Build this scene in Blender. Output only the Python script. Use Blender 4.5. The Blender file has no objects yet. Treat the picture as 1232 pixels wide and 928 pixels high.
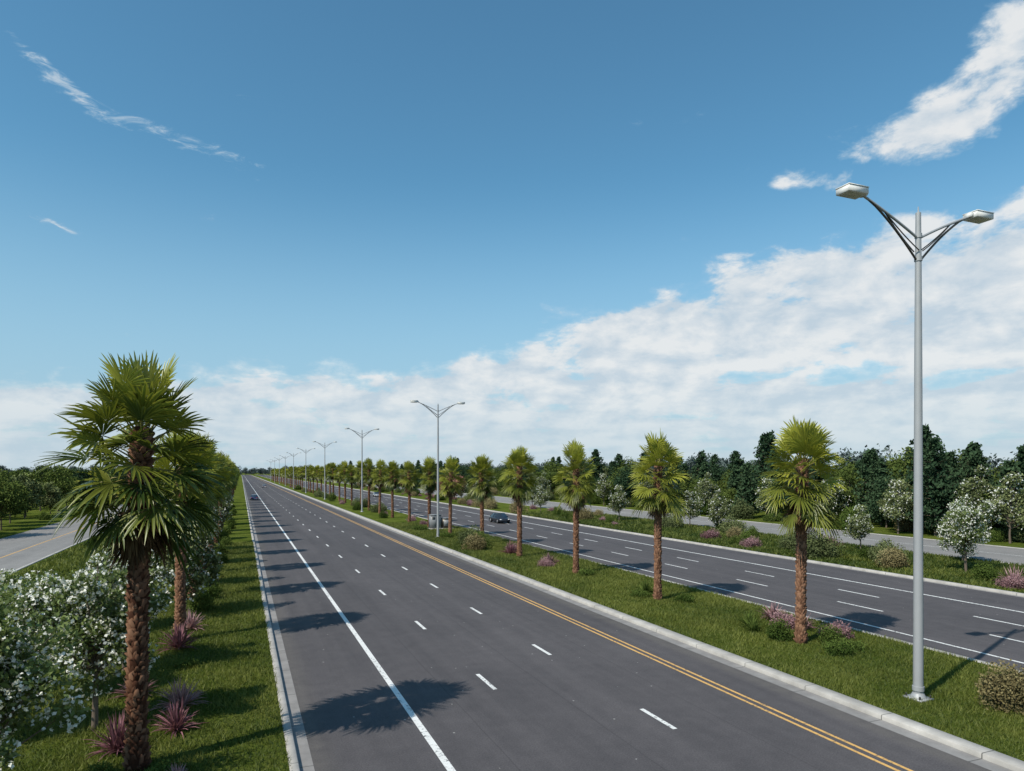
import bpy, math, random
import numpy as np
from mathutils import Vector
R = np.random.default_rng(7)
random.seed(7)
sc = bpy.context.scene
COL = sc.collection

# ---------------------------------------------------------------- helpers
class MB:
    def __init__(s): s.v=[];s.f={3:[],4:[]};s.m={3:[],4:[]};s.a=[];s.n=0
    def add(s,v,f,mat=0,var=0.5):
        v=np.asarray(v,dtype=np.float32).reshape(-1,3); f=np.asarray(f,dtype=np.int32)
        k=f.shape[1]
        s.v.append(v); s.f[k].append(f+s.n); s.m[k].append(np.full(len(f),mat,np.int32))
        s.a.append(np.broadcast_to(np.asarray(var,dtype=np.float32),(len(v),)).copy()); s.n+=len(v)
    def mesh(s,name,mats,smooth=False):
        me=bpy.data.meshes.new(name)
        V=np.concatenate(s.v); li=[];ls=[];mi=[];st=0
        for k in (3,4):
            if s.f[k]:
                F=np.concatenate(s.f[k]); li.append(F.ravel()); ls.append(st+np.arange(len(F))*k); st+=len(F)*k
                mi.append(np.concatenate(s.m[k]))
        li=np.concatenate(li);ls=np.concatenate(ls);mi=np.concatenate(mi)
        me.vertices.add(len(V)); me.vertices.foreach_set('co',V.ravel())
        me.loops.add(len(li)); me.loops.foreach_set('vertex_index',li)
        me.polygons.add(len(ls)); me.polygons.foreach_set('loop_start',ls.astype(np.int32))
        me.polygons.foreach_set('material_index',mi)
        me.update(calc_edges=True)
        at=me.attributes.new('var','FLOAT','POINT'); at.data.foreach_set('value',np.concatenate(s.a))
        for m in mats: me.materials.append(m)
        if smooth: me.polygons.foreach_set('use_smooth',np.ones(len(ls),bool))
        me.validate(); return me
def obj(name,me,loc=(0,0,0),rz=0,scale=1,parent=None):
    o=bpy.data.objects.new(name,me); COL.objects.link(o)
    o.location=loc; o.rotation_euler=(0,0,rz)
    o.scale=(scale,)*3 if not hasattr(scale,'__len__') else scale
    if parent: o.parent=parent
    return o
def empty(name,loc=(0,0,0),rz=0):
    o=bpy.data.objects.new(name,None); COL.objects.link(o); o.location=loc; o.rotation_euler=(0,0,rz); o.empty_display_size=.2; return o
def box(mb,c,s,mat=0,var=.5):
    c=np.array(c);h=np.array(s)/2
    v=np.array([[x,y,z] for x in(-1,1) for y in(-1,1) for z in(-1,1)])*h+c
    mb.add(v,[[0,1,3,2],[4,6,7,5],[0,4,5,1],[2,3,7,6],[0,2,6,4],[1,5,7,3]],mat,var)
def tube(mb,pts,rad,mat=0,n=8,var=.5,cap=True,wob=0):
    pts=np.asarray(pts,float); m=len(pts); T=np.gradient(pts,axis=0)
    T/=np.linalg.norm(T,axis=1)[:,None]+1e-9
    vs=[];ref=np.array([1,0,0]) if abs(T[0][0])<.8 else np.array([0,1,0])
    for i in range(m):
        a=np.cross(T[i],ref); a/=np.linalg.norm(a); b=np.cross(T[i],a)
        th=np.arange(n)/n*2*math.pi
        r=rad[i]*(1+wob*R.uniform(-1,1,n))
        vs.append(pts[i]+(np.cos(th)*r)[:,None]*a+(np.sin(th)*r)[:,None]*b)
    f=[[i*n+j,i*n+(j+1)%n,(i+1)*n+(j+1)%n,(i+1)*n+j] for i in range(m-1) for j in range(n)]
    vs=np.concatenate(vs); mb.add(vs,f,mat,var)
    if cap:
        for base,ctr in ((0,pts[0]),((m-1)*n,pts[-1])):
            ring=vs[base:base+n]; mb.add(np.vstack([ring,ctr]),[[j,(j+1)%n,n] for j in range(n)],mat,var)
def unit(n):
    v=R.normal(size=(n,3)); return v/np.linalg.norm(v,axis=1)[:,None]
def leaves(mb,P,size,mat=0,aspect=.5,var=None,up=.0,jit=.35):
    n=len(P); a=unit(n); a[:,2]+=up; a/=np.linalg.norm(a,axis=1)[:,None]
    b=np.cross(a,unit(n)); b/=np.linalg.norm(b,axis=1)[:,None]+1e-9
    c=np.cross(a,b)
    L=(size*(1+jit*R.uniform(-1,1,n)))[:,None]; W=L*aspect
    V=np.stack([P-a*L*.5,P+b*W*.5+c*W*.15,P+a*L*.5,P-b*W*.5+c*W*.15],1)
    if var is None: var=R.uniform(0,1,n)
    mb.add(V.reshape(-1,3),np.arange(4*n).reshape(n,4),mat,np.repeat(var,4))

# ---------------------------------------------------------------- materials
def newmat(name):
    m=bpy.data.materials.new(name); m.use_nodes=True; nt=m.node_tree; nt.nodes.clear()
    return m,nt,nt.nodes,nt.links
def N(nt,t,**kw):
    n=nt.nodes.new(t)
    for k,v in kw.items(): setattr(n,k,v)
    return n
def ramp(nt,src,stops):
    r=nt.nodes.new('ShaderNodeValToRGB'); e=r.color_ramp.elements
    while len(e)<len(stops): e.new(.5)
    for el,(p,c) in zip(e,stops): el.position=p; el.color=(*c,1) if len(c)==3 else c
    nt.links.new(src,r.inputs[0]); return r.outputs[0]
def mathn(nt,op,a,b=None,c=None,clamp=False):
    n=nt.nodes.new('ShaderNodeMath'); n.operation=op; n.use_clamp=clamp
    for i,x in enumerate((a,b,c)):
        if x is None: continue
        if isinstance(x,(int,float)): n.inputs[i].default_value=x
        else: nt.links.new(x,n.inputs[i])
    return n.outputs[0]
def smooth(nt,x,a,b,lo=0,hi=1):
    n=nt.nodes.new('ShaderNodeMapRange'); n.interpolation_type='SMOOTHSTEP'
    for i,v in enumerate((x,a,b,lo,hi)):
        if isinstance(v,(int,float)): n.inputs[i].default_value=v
        else: nt.links.new(v,n.inputs[i])
    return n.outputs[0]
def mixc(nt,f,a,b,blend='MIX'):
    n=nt.nodes.new('ShaderNodeMix'); n.data_type='RGBA'; n.blend_type=blend
    for i,x in ((0,f),(6,a),(7,b)):
        if isinstance(x,(int,float)): n.inputs[i].default_value=x
        elif isinstance(x,tuple): n.inputs[i].default_value=(*x,1) if len(x)==3 else x
        else: nt.links.new(x,n.inputs[i])
    return n.outputs[2]
def noise(nt,vec,scale,detail=4,rough=.55,dist=0):
    n=nt.nodes.new('ShaderNodeTexNoise'); n.inputs['Scale'].default_value=scale; n.inputs['Detail'].default_value=detail
    n.inputs['Roughness'].default_value=rough; n.inputs['Distortion'].default_value=dist
    if vec is not None: nt.links.new(vec,n.inputs['Vector'])
    return n.outputs['Fac']
def mapping(nt,vec,scale=(1,1,1),loc=(0,0,0)):
    n=nt.nodes.new('ShaderNodeMapping'); n.inputs['Scale'].default_value=scale; n.inputs['Location'].default_value=loc
    nt.links.new(vec,n.inputs['Vector']); return n.outputs[0]
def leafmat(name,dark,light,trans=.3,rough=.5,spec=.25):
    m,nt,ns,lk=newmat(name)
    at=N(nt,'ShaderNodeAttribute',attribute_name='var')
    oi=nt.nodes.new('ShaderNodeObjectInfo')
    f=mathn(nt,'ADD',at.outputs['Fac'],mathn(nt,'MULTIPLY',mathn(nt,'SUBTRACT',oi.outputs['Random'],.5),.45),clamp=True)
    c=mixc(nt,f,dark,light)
    o=N(nt,'ShaderNodeOutputMaterial')
    if trans<.05:
        p=N(nt,'ShaderNodeBsdfDiffuse'); lk.new(c,p.inputs['Color']); lk.new(p.outputs[0],o.inputs[0]); return m
    p=N(nt,'ShaderNodeBsdfPrincipled'); lk.new(c,p.inputs['Base Color']); p.inputs['Roughness'].default_value=rough
    p.inputs['Specular IOR Level'].default_value=spec
    t=N(nt,'ShaderNodeBsdfTranslucent'); lk.new(mixc(nt,.5,c,mixc(nt,1.0,c,(1.0,1.0,.5),'MULTIPLY')),t.inputs[0])
    mx=N(nt,'ShaderNodeMixShader'); mx.inputs[0].default_value=trans
    lk.new(p.outputs[0],mx.inputs[1]); lk.new(t.outputs[0],mx.inputs[2])
    lk.new(mx.outputs[0],o.inputs[0]); return m
def plain(name,col,rough=.6,metal=0,var=.25,scale=6,bump=.0,spec=.4):
    m,nt,ns,lk=newmat(name); tc=nt.nodes.new('ShaderNodeTexCoord')
    nz=noise(nt,tc.outputs['Object'],scale,4)
    c=mixc(nt,nz,tuple(x*(1-var) for x in col),tuple(min(1,x*(1+var)) for x in col))
    p=N(nt,'ShaderNodeBsdfPrincipled'); lk.new(c,p.inputs['Base Color'])
    p.inputs['Roughness'].default_value=rough; p.inputs['Metallic'].default_value=metal; p.inputs['Specular IOR Level'].default_value=spec
    o=N(nt,'ShaderNodeOutputMaterial'); lk.new(p.outputs[0],o.inputs[0]); return m

def asphalt(name,a,b,speck=True):
    m,nt,ns,lk=newmat(name); tc=nt.nodes.new('ShaderNodeTexCoord'); co=tc.outputs['Object']
    big=noise(nt,co,.12,5,.6,.6)
    st=noise(nt,mapping(nt,co,(1.1,.035,1)),1.0,5,.6)
    mid=noise(nt,co,1.7,5,.65)
    f=mathn(nt,'ADD',mathn(nt,'MULTIPLY',big,.33),mathn(nt,'ADD',mathn(nt,'MULTIPLY',st,.40),mathn(nt,'MULTIPLY',mid,.27)))
    c=ramp(nt,f,[(.33,a),(.67,b)])
    fine=noise(nt,co,22,5,.8)
    c=mixc(nt,1.0,c,ramp(nt,fine,[(.3,(.6,.6,.61)),(.7,(1.4,1.4,1.39))]),'MULTIPLY')
    if speck:
        vo=nt.nodes.new('ShaderNodeTexVoronoi'); vo.inputs['Scale'].default_value=2.6; lk.new(co,vo.inputs['Vector'])
        sp=mathn(nt,'MULTIPLY',mathn(nt,'LESS_THAN',vo.outputs['Distance'],.085),mathn(nt,'GREATER_THAN',vo.outputs['Color'],.80))
        c=mixc(nt,mathn(nt,'MULTIPLY',sp,.6),c,(.45,.44,.42))
        s3=nt.nodes.new('ShaderNodeSeparateXYZ'); lk.new(co,s3.inputs[0])
        xx=mathn(nt,'ADD',s3.outputs[0],mathn(nt,'MULTIPLY',mathn(nt,'SUBTRACT',noise(nt,co,.5,3),.5),.08))
        for sx in (6.5,9.9,13.5,30.2,33.5,37.0):
            sm=mathn(nt,'LESS_THAN',mathn(nt,'ABSOLUTE',mathn(nt,'SUBTRACT',xx,sx)),.016)
            c=mixc(nt,mathn(nt,'MULTIPLY',sm,.3),c,(.02,.02,.022))
        dd=mathn(nt,'ADD',smooth(nt,xx,2.6,1.6),smooth(nt,mathn(nt,'ABSOLUTE',mathn(nt,'SUBTRACT',xx,17.3)),.7,.1))
        c=mixc(nt,mathn(nt,'MULTIPLY',mathn(nt,'MULTIPLY',dd,mid),.5,clamp=True),c,(.17,.155,.13))
    p=N(nt,'ShaderNodeBsdfPrincipled'); lk.new(c,p.inputs['Base Color']); p.inputs['Roughness'].default_value=.88; p.inputs['Specular IOR Level'].default_value=.2
    bp=N(nt,'ShaderNodeBump'); bp.inputs['Strength'].default_value=.35; bp.inputs['Distance'].default_value=.02
    lk.new(fine,bp.inputs['Height']); lk.new(bp.outputs[0],p.inputs['Normal'])
    o=N(nt,'ShaderNodeOutputMaterial'); lk.new(p.outputs[0],o.inputs[0]); return m
def paint(name,col,under=(.07,.067,.07),wear=.36):
    m,nt,ns,lk=newmat(name); tc=nt.nodes.new('ShaderNodeTexCoord'); co=tc.outputs['Object']
    w=noise(nt,co,9,7,.7); w2=noise(nt,co,.5,3)
    f=smooth(nt,mathn(nt,'ADD',w,mathn(nt,'MULTIPLY',w2,.3)),wear+.12,wear+.28)
    c=mixc(nt,f,under,mixc(nt,noise(nt,co,2,4),tuple(x*.75 for x in col),col))
    p=N(nt,'ShaderNodeBsdfPrincipled'); lk.new(c,p.inputs['Base Color']); p.inputs['Roughness'].default_value=.7
    o=N(nt,'ShaderNodeOutputMaterial'); lk.new(p.outputs[0],o.inputs[0]); return m
def concrete(name,col,joint=3.0):
    m,nt,ns,lk=newmat(name); tc=nt.nodes.new('ShaderNodeTexCoord'); co=tc.outputs['Object']
    n1=noise(nt,co,1.2,6,.65); n2=noise(nt,co,25,4)
    c=mixc(nt,ramp(nt,n1,[(.3,(0,0,0)),(.7,(1,1,1))]),tuple(x*.62 for x in col),tuple(x*1.12 for x in col))
    c=mixc(nt,mathn(nt,'MULTIPLY',n2,.4),c,tuple(x*.5 for x in col))
    sp=nt.nodes.new('ShaderNodeSeparateXYZ'); lk.new(co,sp.inputs[0])
    j=mathn(nt,'LESS_THAN',mathn(nt,'FRACT',mathn(nt,'DIVIDE',sp.outputs[1],joint)),.035/joint)
    c=mixc(nt,mathn(nt,'MULTIPLY',j,.8),c,(.05,.05,.045))
    wn=nt.nodes.new('ShaderNodeTexWhiteNoise'); wn.noise_dimensions='1D'; lk.new(mathn(nt,'FLOOR',mathn(nt,'DIVIDE',sp.outputs[1],joint)),wn.inputs['W'])
    c=mixc(nt,mathn(nt,'MULTIPLY',wn.outputs[0],.25),c,tuple(x*.5 for x in col))
    p=N(nt,'ShaderNodeBsdfPrincipled'); lk.new(c,p.inputs['Base Color']); p.inputs['Roughness'].default_value=.85
    o=N(nt,'ShaderNodeOutputMaterial'); lk.new(p.outputs[0],o.inputs[0]); return m
def grassmat(name):
    m,nt,ns,lk=newmat(name); tc=nt.nodes.new('ShaderNodeTexCoord'); co=tc.outputs['Object']
    b=noise(nt,co,.35,5,.6,.4); s=noise(nt,co,6,6,.7); t=noise(nt,co,30,4,.7)
    f=mathn(nt,'ADD',mathn(nt,'MULTIPLY',b,.45),mathn(nt,'ADD',mathn(nt,'MULTIPLY',s,.35),mathn(nt,'MULTIPLY',t,.3)))
    c=ramp(nt,f,[(.38,(.030,.048,.009)),(.55,(.088,.118,.020)),(.70,(.18,.185,.05))])
    p=N(nt,'ShaderNodeBsdfDiffuse'); lk.new(c,p.inputs['Color'])
    bp=N(nt,'ShaderNodeBump'); bp.inputs['Strength'].default_value=.8; bp.inputs['Distance'].default_value=.10
    lk.new(mathn(nt,'ADD',s,t),bp.inputs['Height']); lk.new(bp.outputs[0],p.inputs['Normal'])
    o=N(nt,'ShaderNodeOutputMaterial'); lk.new(p.outputs[0],o.inputs[0]); return m

M_asph=asphalt('asphalt',(.058,.055,.059),(.108,.100,.104))
M_asph2=asphalt('old_asphalt',(.17,.165,.16),(.27,.26,.25),False)
M_white=paint('white_paint',(.80,.80,.78)); M_yel=paint('yellow_paint',(.72,.42,.13))
M_conc=concrete('kerb_concrete',(.50,.475,.44)); M_gut=concrete('gutter_concrete',(.31,.295,.285))
M_grass=grassmat('grass_ground')
M_blade=leafmat('grass_blade',(.040,.070,.012),(.195,.215,.045),.3,.6)
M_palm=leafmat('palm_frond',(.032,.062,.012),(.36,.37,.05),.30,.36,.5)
M_petiole=plain('palm_petiole',(.20,.18,.05),.5)
M_dead=leafmat('dead_frond',(.06,.035,.018),(.20,.13,.065),.2,.8)
M_bark=leafmat('palm_bark',(.055,.026,.017),(.24,.135,.085),.0)
M_wood=plain('tree_bark',(.13,.10,.075),.9,var=.4)
M_leafA=leafmat('broadleaf',(.028,.050,.014),(.115,.15,.038),0)
M_leafB=leafmat('olive_leaf',(.06,.078,.032),(.20,.23,.10),0)
M_leafC=leafmat('pine_needles',(.014,.034,.020),(.055,.092,.045),0)
M_leafD=leafmat('flowering_tree_leaf',(.045,.07,.022),(.21,.27,.09),.3)
M_leafHaze=leafmat('hazed_far_foliage',(.060,.085,.085),(.105,.135,.125),0)  # distance haze painted into the leaf colour: paler, bluer greens for far trees
M_red=leafmat('reddish_leaf',(.14,.05,.035),(.32,.17,.13),0)
M_flower=leafmat('white_blossom',(.66,.66,.60),(.88,.88,.83),.25,.6)
M_bush=leafmat('bush_leaf',(.03,.055,.012),(.12,.165,.04),0)
M_tan=leafmat('dry_bush_leaf',(.12,.10,.045),(.34,.29,.15),0)
M_pink=leafmat('pink_plant_leaf',(.14,.06,.075),(.52,.33,.34),.2)
M_purple=leafmat('purple_plant_leaf',(.08,.03,.042),(.36,.17,.20),.2)
M_steel=plain('painted_steel',(.34,.35,.36),.5,.15,.12,2)
M_steeldk=plain('dark_steel',(.07,.065,.055),.4,.6,.1,3)
M_head=plain('lamp_housing',(.66,.66,.64),.4,.0,.06,3)
M_lens=plain('lamp_lens',(.50,.47,.38),.2,0,.1)
M_glass=plain('car_glass',(.02,.025,.03),.06,0,.1,spec=.8)
M_tyre=plain('tyre',(.02,.02,.02),.8); M_chrome=plain('rim',(.4,.4,.42),.3,.8)
M_lampg=plain('headlight',(.7,.7,.68),.2); M_taill=plain('tail_light',(.35,.02,.02),.2)

# ---------------------------------------------------------------- ground and roads
def sheet(name,x0,x1,y0,y1,z,mat):
    mb=MB(); mb.add([[x0,y0,z],[x1,y0,z],[x1,y1,z],[x0,y1,z]],[[0,1,2,3]]); return obj(name,mb.mesh(name,[mat]))
YE=1500
sheet('ground',-3000,3000,-600,5000,-.08,M_grass)
sheet('road',1.3,17.9,-40,YE,0,M_asph)
sheet('road',26.75,43.4,-40,YE,0,M_asph)
sheet('grass_verge',-400,1.2,-40,YE,.115,M_grass)
sheet('grass_median',18.3,26.5,-40,YE,.125,M_grass)
sheet('grass_verge',43.75,600,-40,YE,.115,M_grass)
sheet('side_road',-24.4,-15.6,-40,YE,.121,M_asph2)
sheet('side_road',57,69,-40,YE,.121,M_asph2)
def kerb(x0,x1,h,name='kerb',mat=M_conc):
    b=.025; prof=[(x0,-.05),(x0,h-b),(x0+b,h),(x1-b,h),(x1,h-b),(x1,-.05)]
    mb=MB(); V=[[x,y,z] for y in (-40,YE) for x,z in prof]; n=len(prof)
    mb.add(V,[[i,i+1,n+i+1,n+i] for i in range(n-1)]); obj(name,mb.mesh(name,[mat]))
kerb(1.12,1.36,.14); kerb(17.95,18.45,.15); kerb(26.42,26.72,.15); kerb(43.45,43.8,.15)
kerb(-15.6,-15.35,.17); kerb(56.8,57,.17); kerb(69,69.2,.17)
sheet('gutter',1.36,1.72,-40,YE,.006,M_gut); sheet('gutter',17.45,17.95,-40,YE,.006,M_gut)
sheet('gutter',26.72,27.05,-40,YE,.006,M_gut); sheet('gutter',43.1,43.45,-40,YE,.006,M_gut)
mb=MB()
def stripe(x,w,y0,y1,mat,z=.005):
    mb.add([[x-w/2,y0,z],[x+w/2,y0,z],[x+w/2,y1,z],[x-w/2,y1,z]],[[0,1,2,3]],mat)
stripe(4.9,.2,-40,YE,0)
stripe(15.28,.11,-40,YE,1); stripe(15.58,.11,-40,YE,1)
for k in range(-4,70):
    stripe(11.74,.15,16.7+8.6*k,18.5+8.6*k,0); stripe(8.12,.15,22.0+9.6*k,23.9+9.6*k,0)
    stripe(31.9,.15,18+8.6*k,21+8.6*k,0); stripe(35.2,.15,21+8.6*k,24+8.6*k,0)
stripe(28.4,.15,-40,YE,0); stripe(38.6,.2,-40,YE,0)
stripe(-19.0,.14,-40,YE,1,.126); stripe(63,.12,-40,YE,0,.126)
obj('road_markings',mb.mesh('road_markings',[M_white,M_yel]))

def blades(name,x0,x1,y0,y1,dens,h,w,z,thin=True):
    n=int((x1-x0)*(y1-y0)*dens)
    x=R.uniform(x0,x1,n); y=y0+(y1-y0)*R.uniform(0,1,n)**(1.5 if thin else 1)
    g=.5+.5*np.sin(x*1.7+np.sin(y*.9)*2)*np.sin(y*1.3+np.cos(x*.8)*2)
    g2=.5+.5*np.sin(x*.45+np.sin(y*.23)*2.3)*np.sin(y*.31+np.cos(x*.37)*2)
    hh=h*(.35+.7*g+R.uniform(0,.7,n))*(1+.012*(y-y0)); ww=w*(1+.03*(y-y0))
    th=R.uniform(0,math.pi,n); dx=np.cos(th)*ww/2; dy=np.sin(th)*ww/2
    lx=R.normal(0,.5,n)*hh; ly=R.normal(0,.5,n)*hh
    z0=np.full(n,z)
    V=np.stack([np.stack([x-dx,y-dy,z0],1),np.stack([x+dx,y+dy,z0],1),np.stack([x+lx,y+ly,z0+hh],1)],1)
    m=MB(); var=np.clip(-.05+.4*g+.5*g2+R.uniform(-.3,.4,n),0,1)
    m.add(V.reshape(-1,3),np.arange(3*n).reshape(n,3),0,np.repeat(var,3))
    obj(name,m.mesh(name,[M_blade]))
blades('grass',-7,1.15,13,75,220,.10,.024,.11)
blades('grass',-15,-7,20,90,45,.12,.05,.11)
blades('grass',18.45,26.45,8,95,220,.095,.024,.12)
blades('grass',43.8,56.8,18,110,45,.16,.07,.11)

# ---------------------------------------------------------------- palm
def palm_mesh(seed,H=8.25,nl=60,M=22):
    global R
    R=np.random.default_rng(seed); mb=MB()
    lean=R.uniform(-.15,.15,2)
    def axis(z): t=z/H; return np.array([lean[0]*t*t,lean[1]*t*t,z])
    zs=np.linspace(-.1,H,28)
    rad=.18+.10*np.exp(-np.clip(zs,0,9)/.35)+.02*np.sin(zs*1.3)
    tube(mb,[axis(z) for z in zs],rad,0,12,.15,True,.06)
    V=[];F=[];VA=[]
    k=0; z=.05
    while z<H-.3:
        n=9
        for j in range(n):
            a=(j+.5*(k%2))/n*2*math.pi+R.normal(0,.09); c=axis(z+R.normal(0,.02))
            r0=.175+.08*math.exp(-z/.4); out=.04+R.uniform(0,.07)+(.05 if z>H-2.6 else 0); hh=R.uniform(.10,.26)
            ca,sa=math.cos(a),math.sin(a); t=np.array([-sa,ca,0]); o=np.array([ca,sa,0]); w=.08*R.uniform(.6,1.25)
            b=len(V)
            V+=[c+o*r0-t*w,c+o*(r0-.01)+t*w,c+o*(r0+out)+t*w*.55+[0,0,hh],c+o*(r0+out)-t*w*.55+[0,0,hh*R.uniform(.7,1.1)],c+o*(r0-.05)+[0,0,hh*1.2]]
            F+=[[b,b+1,b+2],[b,b+2,b+3],[b+3,b+2,b+4],[b+1,b+4,b+2],[b,b+3,b+4]]
            bb=R.uniform(0,.9)
            VA+=[bb,bb,bb+.2,bb+.1,.0]
        z+=.105; k+=1
    mb.add(V,F,0,np.clip(np.array(VA),0,1))
    def frond(zb,az,e,Lp,Rf,mat,droop,var,pm):
        o=np.array([math.cos(az),math.sin(az),0]); s=np.array([-math.sin(az),math.cos(az),0])
        d=o*math.cos(e)+np.array([0,0,math.sin(e)])
        base=axis(min(zb,H))+o*.13+np.array([0,0,zb-min(zb,H)])
        p1=base+d*Lp*.5; p2=base+d*Lp-np.array([0,0,.10*Lp*math.cos(e)])
        tube(mb,[base,p1,p2],[.03,.018,.012],pm,4,var,False)
        p=d-np.array([0,0,.22*math.cos(e)]); p/=np.linalg.norm(p)
        roll=R.uniform(-.7,.7); n0=np.cross(p,s); n0/=np.linalg.norm(n0); n0*=np.sign(n0[2]) if abs(n0[2])>.05 else -1
        s2=s*math.cos(roll)+n0*math.sin(roll); nn=n0*math.cos(roll)-s*math.sin(roll)
        mx=math.radians(R.uniform(85,125)); ph=np.linspace(-mx,mx,M)+R.normal(0,.025,M); dp=2*mx/M
        rl=Rf*(1-.30*(np.abs(ph)/mx)**2)*R.uniform(.82,1.10,M)
        D=np.cos(ph)[:,None]*p+np.sin(ph)[:,None]*s2+(.28*np.abs(np.sin(ph))**1.5)[:,None]*nn
        D/=np.linalg.norm(D,axis=1)[:,None]
        T=np.cos(ph)[:,None]*s2-np.sin(ph)[:,None]*p
        fr=np.array([.03,.46,.74,.90,1.0]); wf=np.array([.03,.46,.38,.20,.0])*math.tan(dp/2)*1.12
        dr=droop*R.uniform(.4,1.6,M)
        C=p2+D[:,None,:]*(rl[:,None]*fr)[:,:,None]; C[:,:,2]-=(dr*rl)[:,None]*fr**2.6
        W=T[:,None,:]*(rl[:,None]*wf)[:,:,None]; Fd=nn*((rl[:,None]*wf)[:,:,None])*.5
        Vv=np.stack([C-W+Fd*.5,C-Fd*.5,C+W+Fd*.5],2)
        idx=np.arange(M*15).reshape(M,5,3); q=[]
        for i in range(4):
            for j in range(2):
                q.append(np.stack([idx[:,i,j],idx[:,i,j+1],idx[:,i+1,j+1],idx[:,i+1,j]],1))
        vv=np.clip(var+R.uniform(-.1,.1,M),0,1)
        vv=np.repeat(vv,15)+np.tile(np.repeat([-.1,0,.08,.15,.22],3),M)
        mb.add(Vv.reshape(-1,3),np.concatenate(q),mat,np.clip(vv,0,1))
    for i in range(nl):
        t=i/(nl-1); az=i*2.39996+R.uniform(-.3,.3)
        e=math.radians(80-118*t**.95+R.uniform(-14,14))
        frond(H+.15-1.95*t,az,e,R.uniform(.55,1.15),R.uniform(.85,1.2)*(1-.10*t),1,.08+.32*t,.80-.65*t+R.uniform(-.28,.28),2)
    for i in range(26):
        az=i*2.39996+R.uniform(-.4,.4); e=math.radians(R.uniform(-82,-50))
        frond(H-1.8-R.uniform(0,.5),az,e,R.uniform(.25,.5),R.uniform(.5,.85),3,.3,R.uniform(.0,.8),3)
    return mb.mesh('palm_tree',[M_bark,M_palm,M_petiole,M_dead])
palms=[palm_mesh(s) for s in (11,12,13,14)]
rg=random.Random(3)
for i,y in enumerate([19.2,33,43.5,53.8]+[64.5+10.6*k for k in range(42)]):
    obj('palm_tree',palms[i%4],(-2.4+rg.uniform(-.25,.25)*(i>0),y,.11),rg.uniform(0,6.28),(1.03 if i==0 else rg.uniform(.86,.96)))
for i in range(52):
    y=22.7+10.6*i
    sx={0:.965,1:.94,2:.93,3:.95}.get(i,rg.uniform(.84,.98))
    obj('palm_tree',palms[(i+1)%4],(22.5+rg.uniform(-.3,.3),y,.12),rg.uniform(0,6.28),(sx*.95,sx*.95,sx))

# ---------------------------------------------------------------- trees
def broad(seed,h,cr,nleaf,lsize,mats,flowers=0,fsize=.08,low=.2,clumps=26,name='tree',cone=0.,csz=(.26,.42),spread=(.45,.92)):
    global R
    R=np.random.default_rng(seed); mb=MB()
    th=h*low
    tp=[[0,0,-.1],[.03,.02,th],[R.uniform(-.1,.1),R.uniform(-.1,.1),h*.55],[R.uniform(-.15,.15),R.uniform(-.1,.1),h*.82]]
    r=h*.013; tube(mb,tp,[r*1.3,r,r*.65,r*.2],0,7,.5,False)
    Ps=[];Fs=[]; VA=[]
    cz=(h+th)/2; hz=(h-th)/2
    for c in range(clumps):
        u=unit(1)[0]; rr=R.uniform(*spread)
        zz=u[2]*rr; wid=(1-cone*(zz+1)/2)
        C=np.array([u[0]*cr*rr*wid,u[1]*cr*rr*wid,cz+zz*hz*.85])
        s0=np.array([0,0,th+(C[2]-th)*.45]); mid=(s0+C)/2+[0,0,-.05*h*.3]
        tube(mb,[s0,mid,C],[r*.45,r*.28,r*.1],0,4,.5,False)
        k=int(nleaf/clumps); sr=cr*R.uniform(*csz)
        q=unit(k)*(R.uniform(.15,1,k)**.5)[:,None]*sr*[1,1,.8]; q+=R.normal(0,.18*sr,(k,3))
        Ps.append(C+q); tone=R.uniform(-.25,.25)
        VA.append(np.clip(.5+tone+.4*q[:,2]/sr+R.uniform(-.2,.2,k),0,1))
        if flowers:
            kf=int(flowers/clumps*R.uniform(.3,1.7)); q=unit(kf)*(R.uniform(.8,1.35,kf))[:,None]*sr*[1,1,.85]
            Fs.append(C+q)
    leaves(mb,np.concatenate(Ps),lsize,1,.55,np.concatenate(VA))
    if flowers:
        FP=np.concatenate(Fs); FP=np.concatenate([FP]+[FP+R.normal(0,fsize*.4,FP.shape) for _ in range(2)])
        leaves(mb,FP,fsize,2,.8)
    return mb.mesh(name,mats)
def pine(seed,h,cr,name='pine_tree',mat=None,lsize=.5,dens=1.0):
    global R
    R=np.random.default_rng(seed); mb=MB()
    tube(mb,[[0,0,-.1],[0,0,h*.5],[0,0,h]],[h*.017,h*.011,.02],0,6,.5,False)
    z=h*.1; P=[];VA=[]
    while z<h*.99:
        t=(z-h*.1)/(h*.9); n=R.integers(5,8)
        for j in range(n):
            a=R.uniform(0,6.28); L=cr*((1-t)**.6)*R.uniform(.6,1.1)*(min(1,t*5+.55))+.1
            e=R.uniform(-.25,.15)+.5*t
            d=np.array([math.cos(a)*math.cos(e),math.sin(a)*math.cos(e),math.sin(e)])
            tube(mb,[[0,0,z],np.array([0,0,z])+d*L],[.035,.01],0,3,.5,False)
            k=int((6+12*L)*dens); s=R.uniform(.15,1,k)
            pts=np.array([0,0,z])+d*L*s[:,None]+R.normal(0,.14+.07*L,(k,3))*[1,1,.6]
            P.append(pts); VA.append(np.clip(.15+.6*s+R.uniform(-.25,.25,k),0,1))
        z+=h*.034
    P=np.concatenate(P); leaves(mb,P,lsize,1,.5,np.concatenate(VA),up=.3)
    return mb.mesh(name,[M_wood,mat or M_leafC])
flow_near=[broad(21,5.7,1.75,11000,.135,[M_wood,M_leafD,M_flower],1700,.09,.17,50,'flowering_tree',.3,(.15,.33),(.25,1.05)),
           broad(22,5.4,1.9,11000,.135,[M_wood,M_leafD,M_flower],1700,.09,.15,50,'flowering_tree',.3,(.15,.33),(.25,1.05))]
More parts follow.
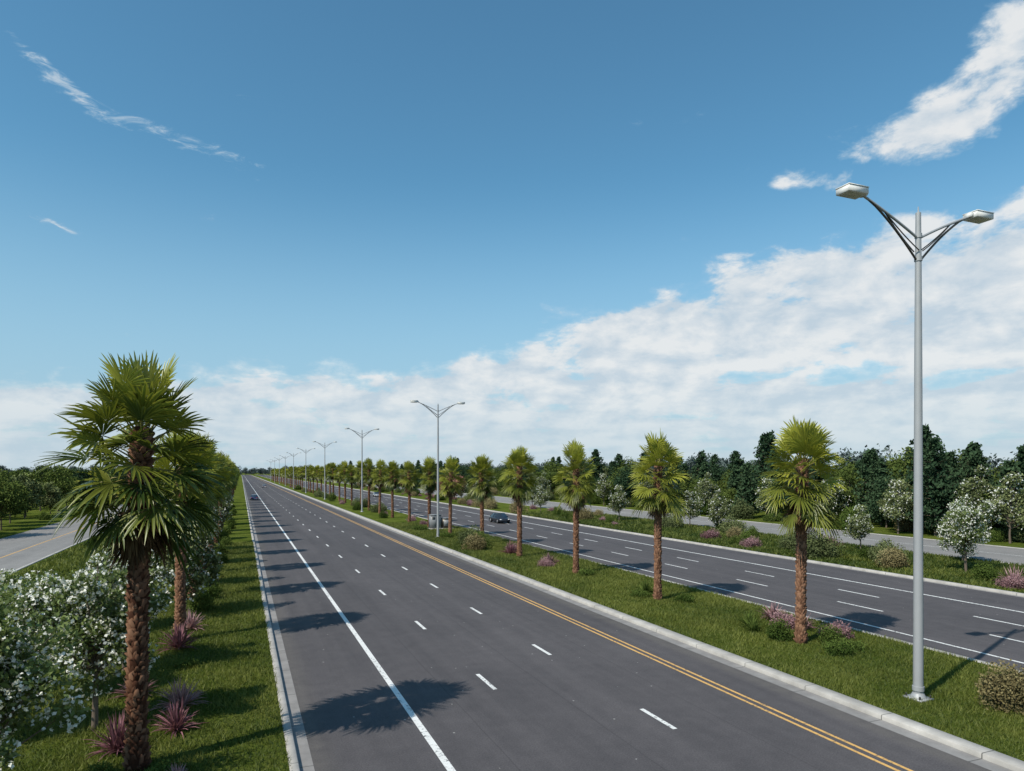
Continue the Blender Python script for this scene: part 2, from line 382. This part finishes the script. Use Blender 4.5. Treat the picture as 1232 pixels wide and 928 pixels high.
flow_far=[broad(s,5.6,1.9,4500,.20,[M_wood,M_leafB,M_flower],330,.12,.12,40,'flowering_tree',.5,(.18,.36),(.3,1.0)) for s in (23,24)]
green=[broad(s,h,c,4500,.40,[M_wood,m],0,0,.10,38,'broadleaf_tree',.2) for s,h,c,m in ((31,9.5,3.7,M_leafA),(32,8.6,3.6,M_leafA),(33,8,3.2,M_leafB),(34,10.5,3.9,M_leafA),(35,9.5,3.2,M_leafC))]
redt=broad(36,6,2.4,3500,.28,[M_wood,M_red],0,0,.12,24,'red_leaf_tree')
pines=[pine(s,h,c) for s,h,c in ((41,11.3,2.9),(42,10.5,3.0),(43,11.8,3.1),(44,9,2.5))]

def put(name,meshes,x,y,s=1.0,z=.11,parent=None,sz=None):
    return obj(name,rg.choice(meshes) if isinstance(meshes,list) else meshes,(x,y,z),rg.uniform(0,6.28),(s,s,sz if sz else s),parent)
obj('flowering_tree',flow_near[0],(-3.9,22.6,.11),.5,1.0)
obj('flowering_tree',flow_near[1],(-5.0,16.9,.11),2.1,.98)
obj('flowering_tree',flow_near[1],(-7.2,22.5,.11),4.0,.85)
obj('flowering_tree',flow_near[0],(-6.0,26.0,.11),5.0,.9)
obj('flowering_tree',flow_near[0],(-4.0,28.8,.11),3.0,.95)
for i,y in enumerate([38.5,48.5,59,69,80,91,102,113,124,140,155,172]):
    obj('flowering_tree',flow_far[i%2],(-2.9+rg.uniform(-.6,.4),y,.11),rg.uniform(0,6),rg.uniform(.9,1.12))
for y in (36,44,55,66,78,94,110): put('flowering_tree',flow_far,-6+rg.uniform(-.6,1),y,rg.uniform(.8,1.0))
obj('flowering_tree',flow_near[0],(49.5,34.3,.11),1.2,1.12)
for x,y,s in ((54.5,38,1.0),(54,68,.95),(55,75,.9),(52,88,1.0),(53.5,47,.8),(50,112,.9),(54,125,1),(51,150,1),(54,172,1)):
    put('flowering_tree',flow_far,x,y,s)
for x,y,s in ((73,46,1.35),(72,58,1.2),(74,50,1.45),(72.5,80,1.2),(73,95,1.3),(72,112,1.2),(74,70,1.4),(73,130,1.3),(72,160,1.3),(73,180,1.3),(74,205,1.3)):
    put('flowering_tree',flow_far,x,y,s)
for x,y in ((50,165),(47,158),(52,180),(50,235)): put('red_leaf_tree',redt,x,y,1.25)
fo=empty('forest')
for gx in range(76,112,6):
    y=30.
    while y<640:
        st=4.6+(gx-76)*.05+y*.010
        x=gx+rg.uniform(-2.5,2.5); yy=y+rg.uniform(-2,2)
        if rg.random()<(.25 if gx<80 else .04): y+=st; continue
        s=rg.uniform(.66,1.08)
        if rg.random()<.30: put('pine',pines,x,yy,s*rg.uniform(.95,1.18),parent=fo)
        else: put('broadleaf',green,x,yy,s*(1.05 if gx>85 else .85),parent=fo)
        y+=st
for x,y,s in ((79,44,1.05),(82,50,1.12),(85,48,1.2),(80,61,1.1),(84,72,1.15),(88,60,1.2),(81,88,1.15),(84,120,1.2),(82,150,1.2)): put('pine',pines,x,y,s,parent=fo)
fl=empty('forest')
y=85.
while y<640:
    for gx in (-30,-37,-45,-56):
        if rg.random()<.3: continue
        x=gx+rg.uniform(-3,3); s=rg.uniform(.7,1.0)
        if rg.random()<.12: put('pine',pines,x,y+rg.uniform(-3,3),s*.9,parent=fl)
        else: put('broadleaf',green,x,y+rg.uniform(-3,3),s*.95,parent=fl)
    y+=8
obj('broadleaf_tree',green[0],(-28.5,91,.11),1,.95)
obj('broadleaf_tree',green[1],(-9,120,.11),1,.8)
fr=[broad(s,13,6,1500,.9,[M_wood,M_leafHaze],0,0,.05,24,'far_tree') for s in (51,52)]
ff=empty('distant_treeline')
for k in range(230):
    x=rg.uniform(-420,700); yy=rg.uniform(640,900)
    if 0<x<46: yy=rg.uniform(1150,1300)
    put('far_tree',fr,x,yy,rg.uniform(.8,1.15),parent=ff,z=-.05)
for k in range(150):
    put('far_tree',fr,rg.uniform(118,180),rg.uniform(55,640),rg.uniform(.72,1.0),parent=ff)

# ---------------------------------------------------------------- shrubs
def bush(seed,r,h,n,ls,mat,name='bush',aspect=.5,extra=None):
    global R
    R=np.random.default_rng(seed); mb=MB()
    P=[];VA=[]
    for c in range(16):
        u=unit(1)[0]; u[2]=abs(u[2]); C=u*[r*.62,r*.62,h*.62]*R.uniform(.4,1)+[0,0,h*.12]
        tube(mb,[[0,0,0],C],[.02,.008],0,3,.5,False)
        k=n//16; q=unit(k)*(R.uniform(.3,1,k)**.5)[:,None]*r*R.uniform(.3,.5)*[1,1,.85*min(1.3,h/r)]
        q+=R.normal(0,.05*r,(k,3))
        p=C+q; p[:,2]=np.abs(p[:,2])
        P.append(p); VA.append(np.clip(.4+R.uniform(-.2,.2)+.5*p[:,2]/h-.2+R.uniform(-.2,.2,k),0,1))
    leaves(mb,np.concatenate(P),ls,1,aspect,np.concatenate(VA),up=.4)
    return mb.mesh(name,[M_wood,mat])
def spiky(seed,L,n,mat,w=.05,name='flax_plant'):
    global R
    R=np.random.default_rng(seed); mb=MB()
    for i in range(n):
        az=R.uniform(0,6.28); e=math.radians(R.uniform(20,86)); l=L*R.uniform(.6,1.1)
        o=np.array([math.cos(az),math.sin(az),0]); s=np.array([-math.sin(az),math.cos(az),0])
        t=np.linspace(0,1,5); C=np.array([R.normal(0,.06),R.normal(0,.06),0])+o*(t*l*math.cos(e))[:,None]
        C[:,2]=t*l*math.sin(e)-(t**2.4)*l*.30*math.cos(e)
        W=s*(w*np.array([.7,1,.9,.55,.02]))[:,None]; up=np.array([0,0,w*.4])
        V=np.stack([C-W*.5+up*(t<.9)[:,None],C,C+W*.5+up*(t<.9)[:,None]],1).reshape(-1,3)
        F=[[i*3+j,i*3+j+1,i*3+j+4,i*3+j+3] for i in range(4) for j in range(2)]
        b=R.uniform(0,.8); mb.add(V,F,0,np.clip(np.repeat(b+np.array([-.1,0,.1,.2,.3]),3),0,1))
    return mb.mesh(name,[mat])
B_round=[bush(61,.85,1.15,3200,.09,M_bush,'round_bush'),bush(62,.8,1.0,3200,.09,M_bush,'round_bush')]
B_low=[bush(63,1.0,.55,2800,.09,M_bush,'low_shrub')]
B_tan=[bush(64,1.05,2.1,7000,.085,M_tan,'dry_bush',.6)]
B_oliv=[bush(65,1.7,1.9,5000,.14,M_leafB,'olive_bush'),bush(66,1.5,1.7,5000,.14,M_bush,'olive_bush')]
B_brown=[bush(67,1.6,1.9,5000,.13,M_tan,'dry_bush')]
B_pink=[bush(68,.95,.8,3000,.10,M_pink,'pink_shrub',.3)]
S_pink=[spiky(71,1.05,110,M_pink),spiky(72,1.0,110,M_pink)]
S_pur=[spiky(73,1.1,120,M_purple),spiky(74,1.0,110,M_purple)]
S_gr=[spiky(75,.95,130,M_bush,.035,'ornamental_grass')]
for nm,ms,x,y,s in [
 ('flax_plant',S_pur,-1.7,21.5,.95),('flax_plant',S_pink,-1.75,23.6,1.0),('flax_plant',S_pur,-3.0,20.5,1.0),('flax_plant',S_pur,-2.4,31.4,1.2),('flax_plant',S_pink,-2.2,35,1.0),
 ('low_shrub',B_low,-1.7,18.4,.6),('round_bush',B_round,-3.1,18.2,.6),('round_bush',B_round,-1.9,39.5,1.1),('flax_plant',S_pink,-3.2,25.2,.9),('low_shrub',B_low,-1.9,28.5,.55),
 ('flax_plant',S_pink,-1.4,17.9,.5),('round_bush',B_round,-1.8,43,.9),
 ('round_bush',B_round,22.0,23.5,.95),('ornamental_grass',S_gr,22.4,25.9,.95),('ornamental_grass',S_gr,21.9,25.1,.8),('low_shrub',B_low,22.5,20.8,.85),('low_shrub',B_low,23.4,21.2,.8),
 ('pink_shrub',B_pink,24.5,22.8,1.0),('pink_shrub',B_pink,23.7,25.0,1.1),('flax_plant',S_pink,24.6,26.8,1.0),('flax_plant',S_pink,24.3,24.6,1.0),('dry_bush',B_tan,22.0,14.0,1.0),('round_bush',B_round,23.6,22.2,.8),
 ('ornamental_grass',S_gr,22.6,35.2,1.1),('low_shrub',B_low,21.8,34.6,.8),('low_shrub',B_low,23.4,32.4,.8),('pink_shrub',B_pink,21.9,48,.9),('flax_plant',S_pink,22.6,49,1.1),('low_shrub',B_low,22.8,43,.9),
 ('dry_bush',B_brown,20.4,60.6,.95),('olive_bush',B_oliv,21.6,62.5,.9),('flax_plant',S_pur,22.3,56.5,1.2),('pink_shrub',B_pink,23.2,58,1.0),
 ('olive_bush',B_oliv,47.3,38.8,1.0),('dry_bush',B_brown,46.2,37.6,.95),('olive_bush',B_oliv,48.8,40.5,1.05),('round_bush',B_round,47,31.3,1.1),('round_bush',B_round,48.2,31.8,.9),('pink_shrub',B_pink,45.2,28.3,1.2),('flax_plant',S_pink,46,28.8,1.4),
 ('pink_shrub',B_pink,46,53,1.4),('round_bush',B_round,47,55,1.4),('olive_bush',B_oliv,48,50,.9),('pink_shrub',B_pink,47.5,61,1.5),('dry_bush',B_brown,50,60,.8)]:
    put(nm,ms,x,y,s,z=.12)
for k in range(34):
    y=66+k*8+rg.uniform(-3,3); nm,ms=rg.choice([('round_bush',B_round),('pink_shrub',B_pink),('low_shrub',B_low),('olive_bush',B_oliv)])
    put(nm,ms,22.3+rg.uniform(-1.6,1.6),y,rg.uniform(.8,1.2),z=.12)
for k in range(80):
    y=44+k*3.5+rg.uniform(-3,3); nm,ms=rg.choice([('round_bush',B_round),('pink_shrub',B_pink),('dry_bush',B_brown),('olive_bush',B_oliv)])
    put(nm,ms,rg.uniform(45.5,55.5),y,rg.uniform(.7,1.4),z=.12)
for k in range(90):
    y=44+k*4+rg.uniform(-3,3); nm,ms=rg.choice([('round_bush',B_round),('dry_bush',B_brown),('olive_bush',B_oliv),('olive_bush',B_oliv)])
    put(nm,ms,rg.uniform(70.5,77),y,rg.uniform(1.0,1.8),z=.12)
for k in range(30):
    y=46+k*7+rg.uniform(-3,3); put('round_bush',B_round,rg.choice([rg.uniform(-14,-8),rg.uniform(-28,-26)]),y,rg.uniform(.8,1.4),z=.12)
for k in range(16):
    put('round_bush',B_round,-1.6+rg.uniform(-.5,.5),45+k*7,rg.uniform(.6,1.0),z=.12)

# ---------------------------------------------------------------- street lamps
def lamp_parts():
    pole=MB()
    zs=[.06,3,7,11,14.2,15.75]; tube(pole,[[0,0,z] for z in zs],[.155,.145,.13,.115,.095,.08],0,8)
    tube(pole,[[0,0,15.75],[0,0,15.95]],[.03,.012],0,6)
    for z,r in ((.35,.18),(14.25,.12),(15.0,.11)): tube(pole,[[0,0,z-.07],[0,0,z+.07]],[r,r],0,12)
    b=MB(); box(b,(0,0,.03),(.62,.62,.07)); tube(b,[[0,0,.06],[0,0,.2]],[.24,.17],0,12)
    for x in(-.24,.24):
        for y in(-.24,.24): tube(b,[[x,y,.06],[x,y,.16]],[.028,.028],1,6)
    arms=[]
    for sg in(-1,1):
        a=MB()
        t=np.linspace(0,1,12)
        up=np.stack([sg*(.08+2.35*t),0*t,14.95+1.0*(1.15*t-.15*t*t)],1)
        lo=np.stack([sg*(.08+2.0*t),0*t,14.2+1.62*(1.25*t-.25*t*t)],1); lo[-1]=up[10]
        lo2=np.stack([sg*(.08+1.5*t),0*t,14.5+1.15*(.8*t+.2*t*t)],1); lo2[-1]=up[7]
        tube(a,up,[.042]*12,0,6); tube(a,lo,[.036]*12,1,6)
        for dy in(-.09,.09):
            q=lo2.copy(); q[:,1]+=dy*(1-t); tube(a,q,[.02]*12,1,5)
        tube(a,[up[-1],[sg*2.62,0,15.99]],[.05,.055],0,6)
        # flat shoebox luminaire: box housing, thin bevels, overhanging lid, recessed lens and driver box on the arm side
        h=MB(); x0=sg*2.35
        def ch(x,y,zb,zt,bv):  # chamfered box around (x range),(y range)
            V=[];F=[]
            for k,(z,i) in enumerate(((zb,bv),(zb+bv,0),(zt-bv,0),(zt,bv))):
                V+=[[x[0]+i,y[0]+i,z],[x[1]-i,y[0]+i,z],[x[1]-i,y[1]-i,z],[x[0]+i,y[1]-i,z]]
            for k in range(3):
                for j in range(4): F.append([k*4+j,k*4+(j+1)%4,k*4+4+(j+1)%4,k*4+4+j])
            F+=[[3,2,1,0],[12,13,14,15]]; h.add(V,F,0)
        xa,xb=sorted((x0+sg*.12,x0+sg*.92)); ch((xa,xb),(-.25,.25),15.90,16.09,.012)
        ch((xa-.012,xb+.012),(-.262,.262),16.092,16.125,.006)
        xc,xd=sorted((x0,x0+sg*.118)); ch((xc,xd),(-.12,.12),15.92,16.06,.01)
        box(h,((xa+xb)/2,0,15.892),(.62,.36,.02),1)
        arms.append((a.mesh('arm',[M_steel,M_steeldk]),h.mesh('lamp_head',[M_head,M_lens])))
    return pole.mesh('pole',[M_steel]),b.mesh('base',[M_steel,M_steeldk]),arms
LP=lamp_parts()
def lamp(x,y,rz=0,z=.12,s=1):
    e=empty('street_lamp',(x,y,z),rz); e.scale=(s,s,s)
    obj('pole',LP[0],parent=e); obj('base',LP[1],parent=e)
    for a,h in LP[2]: obj('arm',a,parent=e); obj('lamp_head',h,parent=e)
lamp(20.4,15.7)
for i,y in enumerate([73.7,125,184,240,298,355,412,470,530]): lamp(20.4,y,0,s=.94)
lamp(74.5,36,0,s=.62)

# ---------------------------------------------------------------- cars
def car(x,y,heading,body):
    e=empty('car',(x,y,.0),heading)
    mb=MB()
    st=[(-2.25,.80,.35,.62),(-2.15,.86,.25,.82),(-1.5,.90,.22,.92),(0,.91,.22,.90),(1.1,.90,.22,.88),(1.9,.86,.24,.74),(2.25,.76,.34,.55)]
    V=[];F=[]
    for yy,w,z0,z1 in st: V+=[[-w*.9,yy,z0],[w*.9,yy,z0],[w,yy,(z0+z1)/2],[w*.93,yy,z1],[-w*.93,yy,z1],[-w,yy,(z0+z1)/2]]
    for i in range(6):
        for j in range(6): F.append([i*6+j,i*6+(j+1)%6,(i+1)*6+(j+1)%6,(i+1)*6+j])
    F+=[[0,1,2,5],[2,3,4,5],[36,37,38,41],[38,39,40,41]]
    mb.add(V,F,0)
    obj('body',mb.mesh('body',[body],True),parent=e)
    mb=MB()
    st=[(-1.75,.84,.90,.84,.92),(-1.05,.82,.89,.62,1.38),(.35,.82,.88,.62,1.42),(1.05,.84,.86,.84,.90)]
    V=[]
    for yy,w,z0,w1,z1 in st: V+=[[-w,yy,z0],[w,yy,z0],[w1,yy,z1],[-w1,yy,z1]]
    gl=[];bd=[]
    for i in range(3):
        gl.append([i*4+1,i*4+2,(i+1)*4+2,(i+1)*4+1]); gl.append([i*4+3,i*4,(i+1)*4,(i+1)*4+3])
        (bd if i==1 else gl).append([i*4+2,i*4+3,(i+1)*4+3,(i+1)*4+2])
    mb.add(V,gl,0); mb.add(V,bd,1)
    for sx in(-1,1):
        tube(mb,[[sx*.83,-.35,.9],[sx*.635,-.35,1.38]],[.04,.04],1,4)
    obj('cabin',mb.mesh('cabin',[M_glass,body]),parent=e)
    for sx in(-1,1):
        for yy in(-1.4,1.4):
            w=MB(); tube(w,[[sx*.72,yy,.33],[sx*.92,yy,.33]],[.33,.33],0,16); tube(w,[[sx*.90,yy,.33],[sx*.935,yy,.33]],[.2,.18],1,10)
            obj('wheel',w.mesh('wheel',[M_tyre,M_chrome]),parent=e)
        l=MB(); box(l,(sx*.62,2.17,.6),(.3,.12,.12),0); box(l,(sx*.62,-2.22,.68),(.3,.08,.14),1); box(l,(sx*.95,.75,.95),(.14,.12,.1),2)
        obj('lights',l.mesh('lights',[M_lampg,M_taill,body]),parent=e)
C1=plain('car_paint_dark',(.03,.035,.045),.2,.3,.05); C2=plain('car_paint_silver',(.35,.36,.38),.25,.5,.05); C3=plain('car_paint_blue',(.05,.07,.14),.2,.3,.05)
car(35.0,93,math.pi,C1); car(3.2,190,0,C3); car(9.9,330,0,C2); car(37,200,math.pi,C2)
uc=empty('utility_cabinet',(23.6,84,.12))
m=MB(); box(m,(0,0,.08),(3.2,1.3,.16)); obj('plinth',m.mesh('plinth',[M_conc]),parent=uc)
M_cab=plain('cabinet_paint',(.20,.21,.22),.5,0,.1,2)
m=MB(); box(m,(-.75,0,.98),(1.35,1.0,1.64)); box(m,(-.75,0,1.84),(1.45,1.1,.08)); box(m,(-.75,-.515,.95),(.03,.03,1.4),1)
for k in range(5): box(m,(-1.05,-.51,1.3+k*.07),(.4,.02,.025),1)
box(m,(.75,0,.76),(1.2,.9,1.2),1); box(m,(.75,0,1.40),(1.28,.98,.08),0); box(m,(.75,-.46,.8),(.9,.03,.8),0)
obj('housing',m.mesh('housing',[M_cab,M_steeldk]),parent=uc)

# ---------------------------------------------------------------- sun and sky
SUN_EL=math.radians(47); SUN_AZ=math.radians(-112)
sd=Vector((math.sin(SUN_AZ)*math.cos(SUN_EL),math.cos(SUN_AZ)*math.cos(SUN_EL),math.sin(SUN_EL)))
L=bpy.data.lights.new('sun','SUN'); L.energy=4.8; L.angle=math.radians(.5); L.color=(1,.925,.81)
lo=bpy.data.objects.new('sun',L); COL.objects.link(lo); lo.rotation_euler=(-sd).to_track_quat('-Z','Y').to_euler(); lo.location=(-40,-20,60)
w=bpy.data.worlds.new('World'); sc.world=w; w.use_nodes=True; nt=w.node_tree; nt.nodes.clear(); lk=nt.links
sky=nt.nodes.new('ShaderNodeTexSky'); sky.sky_type='NISHITA'; sky.sun_disc=False; sky.sun_elevation=SUN_EL; sky.sun_rotation=SUN_AZ%(2*math.pi)
sky.air_density=1.0; sky.dust_density=.5; sky.ozone_density=1.5; sky.altitude=0
tc=nt.nodes.new('ShaderNodeTexCoord'); sp=nt.nodes.new('ShaderNodeSeparateXYZ'); lk.new(tc.outputs['Generated'],sp.inputs[0])
X,Y,Z=sp.outputs
az=mathn(nt,'MULTIPLY',mathn(nt,'ARCTAN2',X,Y),57.2958); el=mathn(nt,'MULTIPLY',mathn(nt,'ARCSINE',Z),57.2958)
zz=mathn(nt,'ADD',mathn(nt,'MAXIMUM',Z,0.0),.13)
cb=nt.nodes.new('ShaderNodeCombineXYZ'); lk.new(mathn(nt,'DIVIDE',X,zz),cb.inputs[0]); lk.new(mathn(nt,'DIVIDE',Y,zz),cb.inputs[1])
pv=cb.outputs[0]
n1=noise(nt,mapping(nt,pv,(1,1,1),(3.1,1.7,0)),1.5,7,.57,.15)
n2=noise(nt,mapping(nt,pv,(1,1,1),(3.25,1.80,.05)),1.5,5,.55,.15)
nd=noise(nt,mapping(nt,pv,(1,1,1),(9,4,2)),.7,3,.5)
cb2=nt.nodes.new('ShaderNodeCombineXYZ'); lk.new(az,cb2.inputs[0]); lk.new(mathn(nt,'MULTIPLY',el,1.8),cb2.inputs[1])
n3=noise(nt,cb2.outputs[0],.20,8,.60,.2)
n3b=noise(nt,mapping(nt,cb2.outputs[0],(1,1,1),(1.0,-1.5,0)),.20,5,.58,.2)
eltop=mathn(nt,'ADD',smooth(nt,az,6,50,9.0,18.5),smooth(nt,az,-14,0,-1.6,0))
dlt=mathn(nt,'SUBTRACT',el,eltop)
band=smooth(nt,dlt,2.6,-3.6)
def blob(a,e,ra,re,rot=0):
    dx=mathn(nt,'SUBTRACT',az,a); dy=mathn(nt,'SUBTRACT',el,e); c,s=math.cos(math.radians(rot)),math.sin(math.radians(rot))
    u=mathn(nt,'ADD',mathn(nt,'MULTIPLY',dx,c/ra),mathn(nt,'MULTIPLY',dy,s/ra)); v=mathn(nt,'ADD',mathn(nt,'MULTIPLY',dx,-s/re),mathn(nt,'MULTIPLY',dy,c/re))
    q=mathn(nt,'ADD',mathn(nt,'MULTIPLY',u,u),mathn(nt,'MULTIPLY',v,v)); return mathn(nt,'EXPONENT',mathn(nt,'MULTIPLY',q,-1))
cum=mathn(nt,'ADD',mathn(nt,'ADD',blob(53.5,23.0,6.0,2.3,4),blob(59,27.0,4.6,2.4,14)),mathn(nt,'MULTIPLY',blob(43.5,21.5,2.4,1.0),.5))
cum=mathn(nt,'ADD',cum,mathn(nt,'MULTIPLY',blob(25,13.0,3.2,1.2),.8))
cir=mathn(nt,'ADD',blob(-12.5,25.9,4.2,.7,-30),mathn(nt,'ADD',blob(-4.0,23.6,7.0,.65,-10),mathn(nt,'MULTIPLY',blob(-12,16.6,2.8,.45,-12),.9)))
cir=mathn(nt,'ADD',cir,mathn(nt,'MULTIPLY',blob(-1,27,4,2.5,-20),.35))
nm=mathn(nt,'ADD',mathn(nt,'MULTIPLY',n1,.5),mathn(nt,'MULTIPLY',n3,.5))
thr=mathn(nt,'SUBTRACT',.68,mathn(nt,'MULTIPLY',band,.36))
d1=smooth(nt,mathn(nt,'SUBTRACT',nm,thr),0,.13)
d1=mathn(nt,'MULTIPLY',d1,.96)
d2=smooth(nt,mathn(nt,'ADD',mathn(nt,'MULTIPLY',cum,.32),mathn(nt,'SUBTRACT',mathn(nt,'ADD',mathn(nt,'MULTIPLY',n3,.75),mathn(nt,'MULTIPLY',n1,.25)),.63)),0,.16)
cn=noise(nt,mapping(nt,cb2.outputs[0],(.5,1.0,1)),.8,7,.68,.8)
d3=mathn(nt,'MULTIPLY',smooth(nt,mathn(nt,'ADD',mathn(nt,'MULTIPLY',cir,.38),mathn(nt,'SUBTRACT',cn,.73)),0,.30),.80)
hz=smooth(nt,el,8,0)
dens=mathn(nt,'MAXIMUM',mathn(nt,'MAXIMUM',d1,mathn(nt,'MULTIPLY',d2,.94)),d3)
dens=mathn(nt,'MAXIMUM',dens,mathn(nt,'MULTIPLY',smooth(nt,el,24,1),.92))
s1=mathn(nt,'MULTIPLY',mathn(nt,'SUBTRACT',n1,n2),1.6)
s2=mathn(nt,'MULTIPLY',mathn(nt,'SUBTRACT',n3,n3b),3.0)
raw=mathn(nt,'ADD',mathn(nt,'ADD',s1,s2),mathn(nt,'ADD',mathn(nt,'MULTIPLY',mathn(nt,'SUBTRACT',nd,.5),1.0),.60))
raw=mathn(nt,'MAXIMUM',mathn(nt,'MINIMUM',raw,1.0),.12)
cov=mathn(nt,'MAXIMUM',d1,mathn(nt,'MAXIMUM',mathn(nt,'MULTIPLY',d2,1.0),mathn(nt,'MULTIPLY',d3,1.1)),clamp=True)
cloudc=mixc(nt,raw,(.55,.66,.76),(.88,.895,.90))
ccol=mixc(nt,cov,(.40,.60,.76),cloudc)
ccol=mixc(nt,mathn(nt,'MULTIPLY',hz,.65),ccol,(.52,.66,.77))
tint=mixc(nt,1.0,sky.outputs[0],(.66,1.12,1.14),'MULTIPLY')
b1=nt.nodes.new('ShaderNodeBackground'); b1.inputs[1].default_value=.125; lk.new(tint,b1.inputs[0])
b2=nt.nodes.new('ShaderNodeBackground'); b2.inputs[1].default_value=.93; lk.new(ccol,b2.inputs[0])
mx=nt.nodes.new('ShaderNodeMixShader'); lk.new(dens,mx.inputs[0]); lk.new(b1.outputs[0],mx.inputs[1]); lk.new(b2.outputs[0],mx.inputs[2])
wo=nt.nodes.new('ShaderNodeOutputWorld'); lk.new(mx.outputs[0],wo.inputs[0])

# ---------------------------------------------------------------- camera
cd=bpy.data.cameras.new('camera'); cd.lens=24; cd.sensor_width=36; cd.shift_y=.0836; cd.clip_end=8000; cd.clip_start=.1
co=bpy.data.objects.new('camera',cd); COL.objects.link(co); co.location=(0,0,7.5); co.rotation_euler=(math.pi/2,0,-math.radians(21.66))
sc.camera=co
sc.view_settings.view_transform='Standard'; sc.view_settings.look='None'; sc.view_settings.exposure=0
